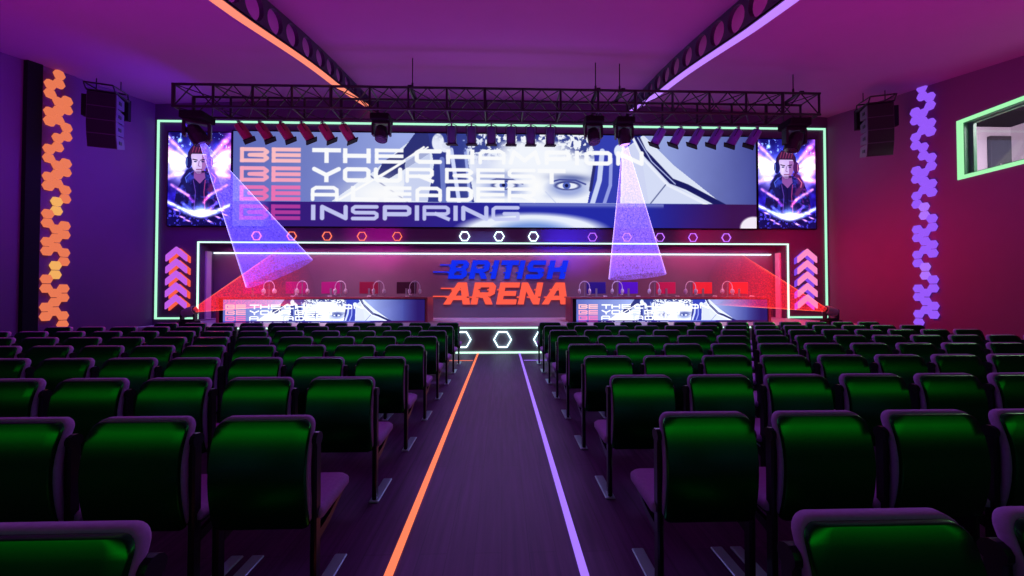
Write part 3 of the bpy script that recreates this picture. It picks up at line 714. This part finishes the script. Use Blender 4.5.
def parcan(x, d, m_, label, group):
    e = empty('par_can_light', (x, 9.93, TZ0-.075), label, 'stage light', group)
    M = Matrix.Translation((0, 0, -.10)) @ orient(d)
    MB().tube((0,0,.04),(0,0,-.06),.02,6).build('clamp', chrome_m, e)
    b_ = MB(); prev = None
    secs = [(.05,.06),(.02,.115),(-.10,.125),(-.42,.125)]
    for (za, ra), (zb, rb) in zip(secs[:-1], secs[1:]): b_.tube(M @ Vector((0,0,za)), M @ Vector((0,0,zb)), ra, 16, rb)
    b_.build('can_body', m_, e)
    l = MB(); l.box(-.15, .15, -.15, .15, -.44, -.415, M); l.build('gel_frame', black_m, e)
    y_ = MB(); y_.path([M @ Vector((.14,0,-.2)), M @ Vector((.15,0,.05)), Vector((.05,0,.0)), Vector((-.05,0,.0)), M @ Vector((-.15,0,.05)), M @ Vector((-.14,0,-.2))], .009, 5); y_.build('yoke', truss_m, e)
for i in range(6): parcan(-6.97+i*.545, (.50,.25,-.85), par_r, 'stage can light, %s from left of the reddish group at the truss left' % ORD[i+1], 'left group of can lights')
for i in range(6): parcan(-1.36+i*.535, (0,.25,-1), par_n, 'stage can light, %s from left of the dark middle group under truss' % ORD[i+1], 'middle group of can lights')
for i in range(6): parcan(4.37+i*.53, (-.42,.25,-.85), par_b, 'stage can light, %s from left of the bluish group at the truss right' % ORD[i+1], 'right group of can lights')
def moving_head(loc, d, label, up=False, s=1., group='moving head lights on the truss', pan=0):
    e = empty('moving_head_light', loc, label, 'stage light', group); sg = 1 if up else -1
    MB().rbox(-.24*s, .24*s, -.2*s, .2*s, min(0, sg*.16*s), max(0, sg*.16*s), .02*s).build('base', black_m, e)
    R_ = Matrix.Rotation(pan, 4, 'Z'); pc = Vector((0, 0, sg*.45*s))
    y_ = MB(); y_.rbox(-.23*s, .23*s, -.07*s, .07*s, min(sg*.16*s, sg*.22*s), max(sg*.16*s, sg*.22*s), .01, R_)
    for q in (-1, 1): y_.rbox(q*.21*s-.03*s, q*.21*s+.03*s, -.075*s, .075*s, min(sg*.2*s, sg*.52*s), max(sg*.2*s, sg*.52*s), .012, R_)
    y_.build('yoke', truss_m, e)
    M = Matrix.Translation(pc) @ orient(d); b_ = MB()
    secs = [(.20,.08),(.16,.13),(-.02,.165),(-.20,.155)]
    for (za, ra), (zb, rb) in zip(secs[:-1], secs[1:]): b_.tube(M @ Vector((0,0,za*s)), M @ Vector((0,0,zb*s)), ra*s, 16, rb*s)
    hd = b_.build('head', can_m if up else truss_m, e)
    l = MB().tube(M @ Vector((0,0,-.2*s)), M @ Vector((0,0,-.215*s)), .13*s, 16); l.build('lens', lens_m, hd)
    return Vector(loc)+pc
# apex of each beam at its lamp
BE = [
 dict(src=(-7.80, 9.62, TZ0-.04), up=False, end=(-6.06, 10.3, 2.09), r=.87, col=rgb(95,75,255), rim=rgb(180,165,255), lab='blue-violet light beam slanting down from the left end of the truss', lamp='moving head light at the left end of the truss'),
 dict(src=(3.22, 9.62, TZ0-.04), up=False, end=(3.68, 10.0, 2.00), r=.75, col=rgb(130,95,255), rim=rgb(205,175,255), lab='violet light beam falling straight down right of the screen centre', lamp='moving head light on the truss right of centre, casting the violet beam'),
 dict(src=(-8.22, 9.95, ZS+.001), up=True, end=(-5.49, 10.1, 2.03), r=.83, col=rgb(255,45,45), rim=rgb(255,140,90), lab='red light beam fanning right from the left stage floor lamp', lamp='moving head light standing on the stage floor at far left'),
 dict(src=(9.05, 9.95, ZS+.001), up=True, end=(6.10, 10.1, 1.98), r=.80, col=rgb(255,40,40), rim=rgb(255,140,90), lab='red light beam fanning left from the right stage floor lamp', lamp='moving head light standing on the stage floor at far right'),
]
def beam_mat(name, c1, c2, strength, op, end):
    m = bpy.data.materials.new(name); m.use_nodes = True; nt = m.node_tree; nt.nodes.clear(); L = nt.links.new
    out = nt.nodes.new('ShaderNodeOutputMaterial'); add = nt.nodes.new('ShaderNodeAddShader'); tr = nt.nodes.new('ShaderNodeBsdfTransparent'); em = nt.nodes.new('ShaderNodeEmission')
    tr.inputs['Color'].default_value = (1-op, 1-op, 1-op, 1)
    at_ = nt.nodes.new('ShaderNodeAttribute'); at_.attribute_name = 'along'
    tc = nt.nodes.new('ShaderNodeTexCoord'); nz = nt.nodes.new('ShaderNodeTexNoise'); nz.inputs['Scale'].default_value = 24; nz.inputs['Detail'].default_value = 3; nz.inputs['Roughness'].default_value = .85
    r1 = nt.nodes.new('ShaderNodeMapRange'); r1.inputs[1].default_value = .42; r1.inputs[2].default_value = .62; r1.inputs[3].default_value = .38; r1.inputs[4].default_value = 1.7
    lw = nt.nodes.new('ShaderNodeLayerWeight'); lw.inputs['Blend'].default_value = .5
    r2 = nt.nodes.new('ShaderNodeMapRange'); r2.inputs[1].default_value = .6; r2.inputs[2].default_value = 1.; r2.inputs[3].default_value = 1.; r2.inputs[4].default_value = 2.6
    rf = nt.nodes.new('ShaderNodeValToRGB'); el = rf.color_ramp.elements; el[0].position = 0; el[0].color = (1.,1.,1.,1); el[1].position = 1.; el[1].color = (end,end,end,1)
    e2 = rf.color_ramp.elements.new(.72); e2.color = (.55,.55,.55,1)
    mul = nt.nodes.new('ShaderNodeMath'); mul.operation = 'MULTIPLY'; mul2 = nt.nodes.new('ShaderNodeMath'); mul2.operation = 'MULTIPLY'; mul3 = nt.nodes.new('ShaderNodeMath'); mul3.operation = 'MULTIPLY'; mul3.inputs[1].default_value = strength
    mc = nt.nodes.new('ShaderNodeMix'); mc.data_type = 'RGBA'; mc.inputs[6].default_value = (*c1, 1); mc.inputs[7].default_value = (*c2, 1)
    L(tc.outputs['Object'], nz.inputs['Vector']); L(nz.outputs['Fac'], r1.inputs[0]); L(lw.outputs['Facing'], r2.inputs[0]); L(at_.outputs['Fac'], rf.inputs['Fac'])
    L(r1.outputs[0], mul.inputs[0]); L(r2.outputs[0], mul.inputs[1]); L(mul.outputs[0], mul2.inputs[0]); L(rf.outputs['Color'], mul2.inputs[1]); L(mul2.outputs[0], mul3.inputs[0])
    r3 = nt.nodes.new('ShaderNodeMapRange'); r3.inputs[1].default_value = .7; r3.inputs[2].default_value = 1.
    L(lw.outputs['Facing'], r3.inputs[0]); L(r3.outputs[0], mc.inputs[0]); L(mc.outputs[2], em.inputs['Color']); L(mul3.outputs[0], em.inputs['Strength'])
    L(tr.outputs[0], add.inputs[0]); L(em.outputs[0], add.inputs[1]); L(add.outputs[0], out.inputs[0]); m.cycles.emission_sampling = 'NONE'
    return m
for i, B in enumerate(BE):
    sc_ = .8 if B['up'] else (1.2 if i == 0 else 1.0)
    pc = Vector(B['src'])+Vector((0, 0, (.45 if B['up'] else -.45)*sc_))
    d = (Vector(B['end'])-pc).normalized()
    moving_head(B['src'], d, B['lamp'], up=B['up'], group='moving head lights on the stage floor' if B['up'] else 'moving head lights on the truss', pan=.5 if i == 0 else 0, s=sc_)
    a = pc+d*.215*sc_; b_ = Vector(B['end']); n = 40; u = d.orthogonal().normalized(); w = d.cross(u); K = 24
    vs = []; al = []
    for k in range(K+1):
        t = k/K; c_ = a.lerp(b_, t); r = .06+(B['r']-.06)*t
        for q in range(n): ang = 2*PI*q/n; vs.append(c_+u*math.cos(ang)*r+w*math.sin(ang)*r); al.append(t)
    fs = [(k*n+q, k*n+(q+1) % n, (k+1)*n+(q+1) % n, (k+1)*n+q) for k in range(K) for q in range(n)]
    me = bpy.data.meshes.new('light_beam'); me.from_pydata(vs, [], fs); me.update(); me.polygons.foreach_set('use_smooth', [True]*len(me.polygons))
    A = me.attributes.new('along', 'FLOAT', 'POINT'); A.data.foreach_set('value', al)
    me.materials.append(beam_mat('haze_beam_%d' % i, B['col'], B['rim'], (1.1 if i < 2 else .46), .06, .40 if i < 2 else 0))
    o = bpy.data.objects.new('light_beam', me); COL.objects.link(o); tag(o, B['lab'], 'light beam')
for x, lab in ((-3.12,'idle black moving head light under the truss left of centre'),(2.40,'idle black moving head light under the truss, left of the violet beam'),(7.80,'idle black moving head light at the right end of the truss')):
    moving_head((x, 9.6, TZ0-.04), (.05,-.3,-1) if x < 7 else (-.35,.1,-1), lab, s=1.0 if x < 7 else 1.2)

# ------------------------------------------------------------------ chairs
def outline_w(z, z0, z1, hw, r):
    w = hw
    if z > z1-r: t = (z-(z1-r))/r; w = hw-r+r*math.sqrt(max(0, 1-t*t))
    if z < z0+.03: t = (z0+.03-z)/.03; w = min(w, hw-.03+.03*math.sqrt(max(0, 1-t*t)))
    return w
def yprof(z):      # curved shell: belly toward the rear at mid height, top and foot swept forward
    t = (z-.65)/.28
    return .075*t*t if t > 0 else .045*t*t
def sheet(name, z0, z1, hw, r, layers, m_, parent, bulge=0):
    """stack of rounded outlines; layers = [(y offset, inset)]"""
    zs = [z0+(.03)*k/3 for k in range(3)]+list(np.linspace(z0+.03, z1-r, 9))+[z1-r+r*math.sin(PI/2*k/6) for k in range(1, 7)]
    nxx = 9; m = MB(); nz = len(zs)
    us = np.linspace(-1, 1, nxx)
    for (dy, ins) in layers:
        for z in zs:
            w = max(.004, outline_w(z, z0, z1, hw, r)-ins*.9); zz = (z-(z0+z1)/2)*(1-2*ins/(z1-z0))+(z0+z1)/2
            for u_ in us: m.v.append((u_*w, yprof(z)+dy, zz))
    nl = nxx*nz; NL = len(layers)
    for k, flip in ((0, 0), (NL-1, 1)):
        for j in range(nz-1):
            for i in range(nxx-1):
                a = k*nl+j*nxx+i; m.f.append((a, a+1, a+nxx+1, a+nxx))
    border = [i for i in range(nxx)]+[j*nxx+nxx-1 for j in range(1, nz)]+[(nz-1)*nxx+i for i in range(nxx-2, -1, -1)]+[j*nxx for j in range(nz-2, 0, -1)]
    for k in range(NL-1):
        for q in range(len(border)):
            a, b_ = border[q], border[(q+1) % len(border)]; m.f.append((k*nl+a, k*nl+b_, (k+1)*nl+b_, (k+1)*nl+a))
    return m.build(name, m_, parent, smooth=True)
def autosmooth(o, ang=50):
    me = o.data; bm = bmesh.new(); bm.from_mesh(me)
    for e_ in bm.edges:
        if len(e_.link_faces) == 2 and e_.calc_face_angle(0) > math.radians(ang): e_.smooth = False
    bm.to_mesh(me); bm.free()
proto = empty('theatre_chair', (0,0,0), 'x', 'chair', 'x')
o = sheet('backrest', .372, .897, .228, .045, [(0,.004),(.006,0),(.02,0)], shell_m, proto); autosmooth(o)
o = sheet('back_cushion', .39, .906, .233, .052, [(.021,.004),(.027,0),(.054,0),(.068,.010),(.073,.025)], cush_m, proto); autosmooth(o, 70)
# seat pad
m = MB()
ring_ = []
for z, ins in ((.385,.02),(.40,0),(.43,0),(.445,.012),(.451,.03)):
    hw = .272-ins; y0_, y1_ = .09+ins, .46-ins; r = .06
    L_ = []
    for cx, cy, a0 in ((hw-r,y1_-r,0),(-hw+r,y1_-r,PI/2),(-hw+.02,y0_+.02,PI),(hw-.02,y0_+.02,3*PI/2)):
        rr = r if cy > .2 else .02
        for k in range(5): a = a0+PI/2*k/4; L_.append((cx+rr*math.cos(a), cy+rr*math.sin(a), z+(.012 if cy > .2 else 0)))
    ring_.append(L_)
n = len(ring_[0])
for L_ in ring_: m.v += L_
for k in range(4):
    for i in range(n): j = (i+1) % n; m.f.append((k*n+i, k*n+j, (k+1)*n+j, (k+1)*n+i))
m.f += [tuple(range(n-1,-1,-1)), tuple(range(4*n, 5*n))]
o = m.build('seat', cush_m, proto, smooth=True); autosmooth(o, 60)
m = MB().rbox(-.235, .235, .12, .40, .35, .384, .01); m.build('seat_pan', leg_m, proto)
for s in (-1, 1):
    x = s*.237
    l = MB(); l.rbox(x-.016, x+.016, .065, .12, .012, .79, .008); l.tube((x-.018,.092,.795),(x+.018,.092,.795),.034,12)
    lg = l.build('leg', leg_m, proto)
    MB().rbox(x-.035, x+.035, .06, .40, 0, .013, .004).build('foot_plate', plate_m, lg)
    a = MB(); 
    a.prism([(.12,.33),(.22,.345),(.37,.395),(.39,.38),(.22,.305),(.12,.28)], lambda u, v, t: (t, u, v), x-.012, x+.012)
    a.build('seat_bracket', leg_m, proto)
first = True
from math import atan
psi = atan(10/370)
def px(x, y):
    w = y*math.cos(psi)+x*math.sin(psi); return 512+370*(x*math.cos(psi)-y*math.sin(psi))/w
lw = {'L': 'left', 'R': 'right'}
for r in range(9):
    y = .925+.878*r
    for side in 'LR':
        for k in range(13):
            if side == 'L' and r == 8 and k > 10: continue
            x = (1.042+.592*k) if side == 'R' else (-1.170-.592*k)
            if px(x-.3 if x > 0 else x+.3, y) < -110 or px(x-.3 if x > 0 else x+.3, y) > 1134: continue
            o = proto if first else copy_tree(proto); first = False
            o.location = (x, y-.0, 0); w = lw[side]
            rowname = 'row nearest the camera' if r == 0 else ('front row by the stage' if r == 8 else '%s row from the camera' % ORD[r+1])
            seat = 'next to the aisle' if k == 0 else '%s seat %s of the aisle' % (ORD[k+1], w)
            if k == 0: seat = 'aisle seat on the %s' % w
            o['label'] = 'green-backed theatre chair, %s, %s' % (rowname, seat)
            o['category'] = 'chair'; o['group'] = 'theatre chairs %s of the aisle' % w

# ------------------------------------------------------------------ lights
def area(name, loc, tgt, sx, sy, col, e_, spread=180):
    l = bpy.data.lights.new(name, 'AREA'); l.shape = 'RECTANGLE'; l.size = sx; l.size_y = sy; l.color = col; l.energy = e_; l.spread = math.radians(spread)
    o = bpy.data.objects.new(name, l); COL.objects.link(o); o.location = loc
    o.rotation_euler = (Vector(tgt)-Vector(loc)).to_track_quat('-Z', 'Y').to_euler(); return o
def spot(name, loc, tgt, col, e_, deg=60, blend=.8, rad=.1):
    l = bpy.data.lights.new(name, 'SPOT'); l.color = col; l.energy = e_; l.spot_size = math.radians(deg); l.spot_blend = blend; l.shadow_soft_size = rad
    o = bpy.data.objects.new(name, l); COL.objects.link(o); o.location = loc
    o.rotation_euler = (Vector(tgt)-Vector(loc)).to_track_quat('-Z', 'Y').to_euler(); return o
# added unseen lamps washing the ceiling (face up, above eye level), no fixtures
area('ceiling_wash_left', (-6.5, 4.5, 2.6), (-6.5, 5.5, 8), 5, 6, (.85,.0,.85), 160)
area('ceiling_wash_right', (6.5, 4.5, 2.6), (6.5, 5.5, 8), 5, 6, (.95,.0,.60), 150)
area('ceiling_wash_mid', (0, 5.5, 2.6), (0, 6.5, 8), 4, 4, (.75,.08,.55), 60)
area('ceiling_wash_stage', (0, 9.6, 5.0), (0, 10.8, 8), 8, .4, (.42,.12,1.), 38)
# side walls
area('left_wall_blue', (-7.8, 10.9, 5.9), (-11.6, 10.9, 4.0), 1.2, 1.2, (.10,.0,1.), 115)
area('left_wall_violet', (-8.0, 4.5, 4.8), (-11.6, 7, 3.0), 3, 3, (.50,.0,.9), 24)
area('right_wall_red', (8.2, 10.7, 2.9), (11.4, 10.9, 1.8), 1.2, 1.2, (1.,.0,.045), 115)
area('right_wall_pink', (8.0, 5.5, 4.6), (11.4, 7.5, 3.2), 3, 3, (.8,.0,.30), 14)
# stage wall washes
spot('wash_magenta', (-4.2, 10.8, 3.3), (-4.3, 12.6, 3.5), (1,.0,.6), 150, 70)
spot('wash_blue', (2.2, 10.8, 3.3), (2.3, 12.6, 3.5), (.05,.03,1), 380, 75)
spot('wash_red', (7.0, 10.8, 3.3), (7.2, 12.6, 3.5), (1,.0,.14), 130, 85)
spot('wash_red_side', (10.3, 10.6, 4.4), (10.4, 12.6, 2.2), (1,.01,.15), 70, 90)
spot('wash_violet_left', (-10.4, 10.6, 4.4), (-10.4, 12.6, 2.2), (.25,.02,.7), 45, 90)
# recess: added unseen lamps, the wash standing in for cove spill
area('recess_wash', (0, 12.72, 3.12), (0, 13.2, 1.7), 19, .1, (.95,.16,.5), 85, 150)
spot('recess_blue', (-1.0, 10.2, 5.6), (-.3, 13.0, .6), (.2,.35,1), 700, 50)
# added unseen lamps brightening the audience, aisle and desks, no fixtures
area('stage_fill', (0, 10.5, 5.3), (0, 3.0, 0), 12, .3, (.45,.15,1.), 105, 110)
spot('aisle_violet', (0, 10.2, 5.4), (0, 7.4, 0), (.5,.25,1.), 190, 34)
spot('desk_pink_left', (-5.2, 9.9, 4.6), (-5.2, 11.2, 1.5), (1,.45,.75), 420, 95)
spot('desk_red_right', (6.5, 9.9, 4.6), (6.5, 11.2, 1.5), (1,.3,.45), 380, 80)
spot('desk_violet_right', (3.0, 9.9, 4.6), (3.0, 11.2, 1.5), (.65,.45,1.), 340, 70)
spot('red_rear_left', (-8.6, 10.3, 4.0), (-8, 6.5, .6), (1,.04,.2), 480, 75)
spot('red_rear_right', (8.8, 10.3, 4.0), (8.6, 6.5, .6), (1,.04,.25), 340, 75)
# green house light behind the camera
area('green_house_light', (0, -3.6, 3.0), (0, 3.0, 1.2), 22, .9, (.05,1.,.2), 25, 150)
area('booth_light', (13.6, 8, 6.7), (13.9, 9.5, 3), 2, 4, (1,.85,.98), 420)

w = bpy.data.worlds.new('World'); bpy.context.scene.world = w; w.use_nodes = True
w.node_tree.nodes['Background'].inputs[0].default_value = (.10,.02,.16,1); w.node_tree.nodes['Background'].inputs[1].default_value = .1

# ------------------------------------------------------------------ camera
cam = bpy.data.cameras.new('camera'); co = bpy.data.objects.new('camera', cam); COL.objects.link(co)
cam.sensor_width = 36; cam.lens = 36*370/1024; cam.clip_start = .05
co.location = (0, 0, 1.52)
th = math.atan(6/370)
co.rotation_euler = (PI/2+th, 0, -psi)
sc = bpy.context.scene; sc.camera = co
sc.view_settings.view_transform = 'Standard'; sc.view_settings.look = 'None'; sc.view_settings.exposure = 0; sc.view_settings.gamma = 1
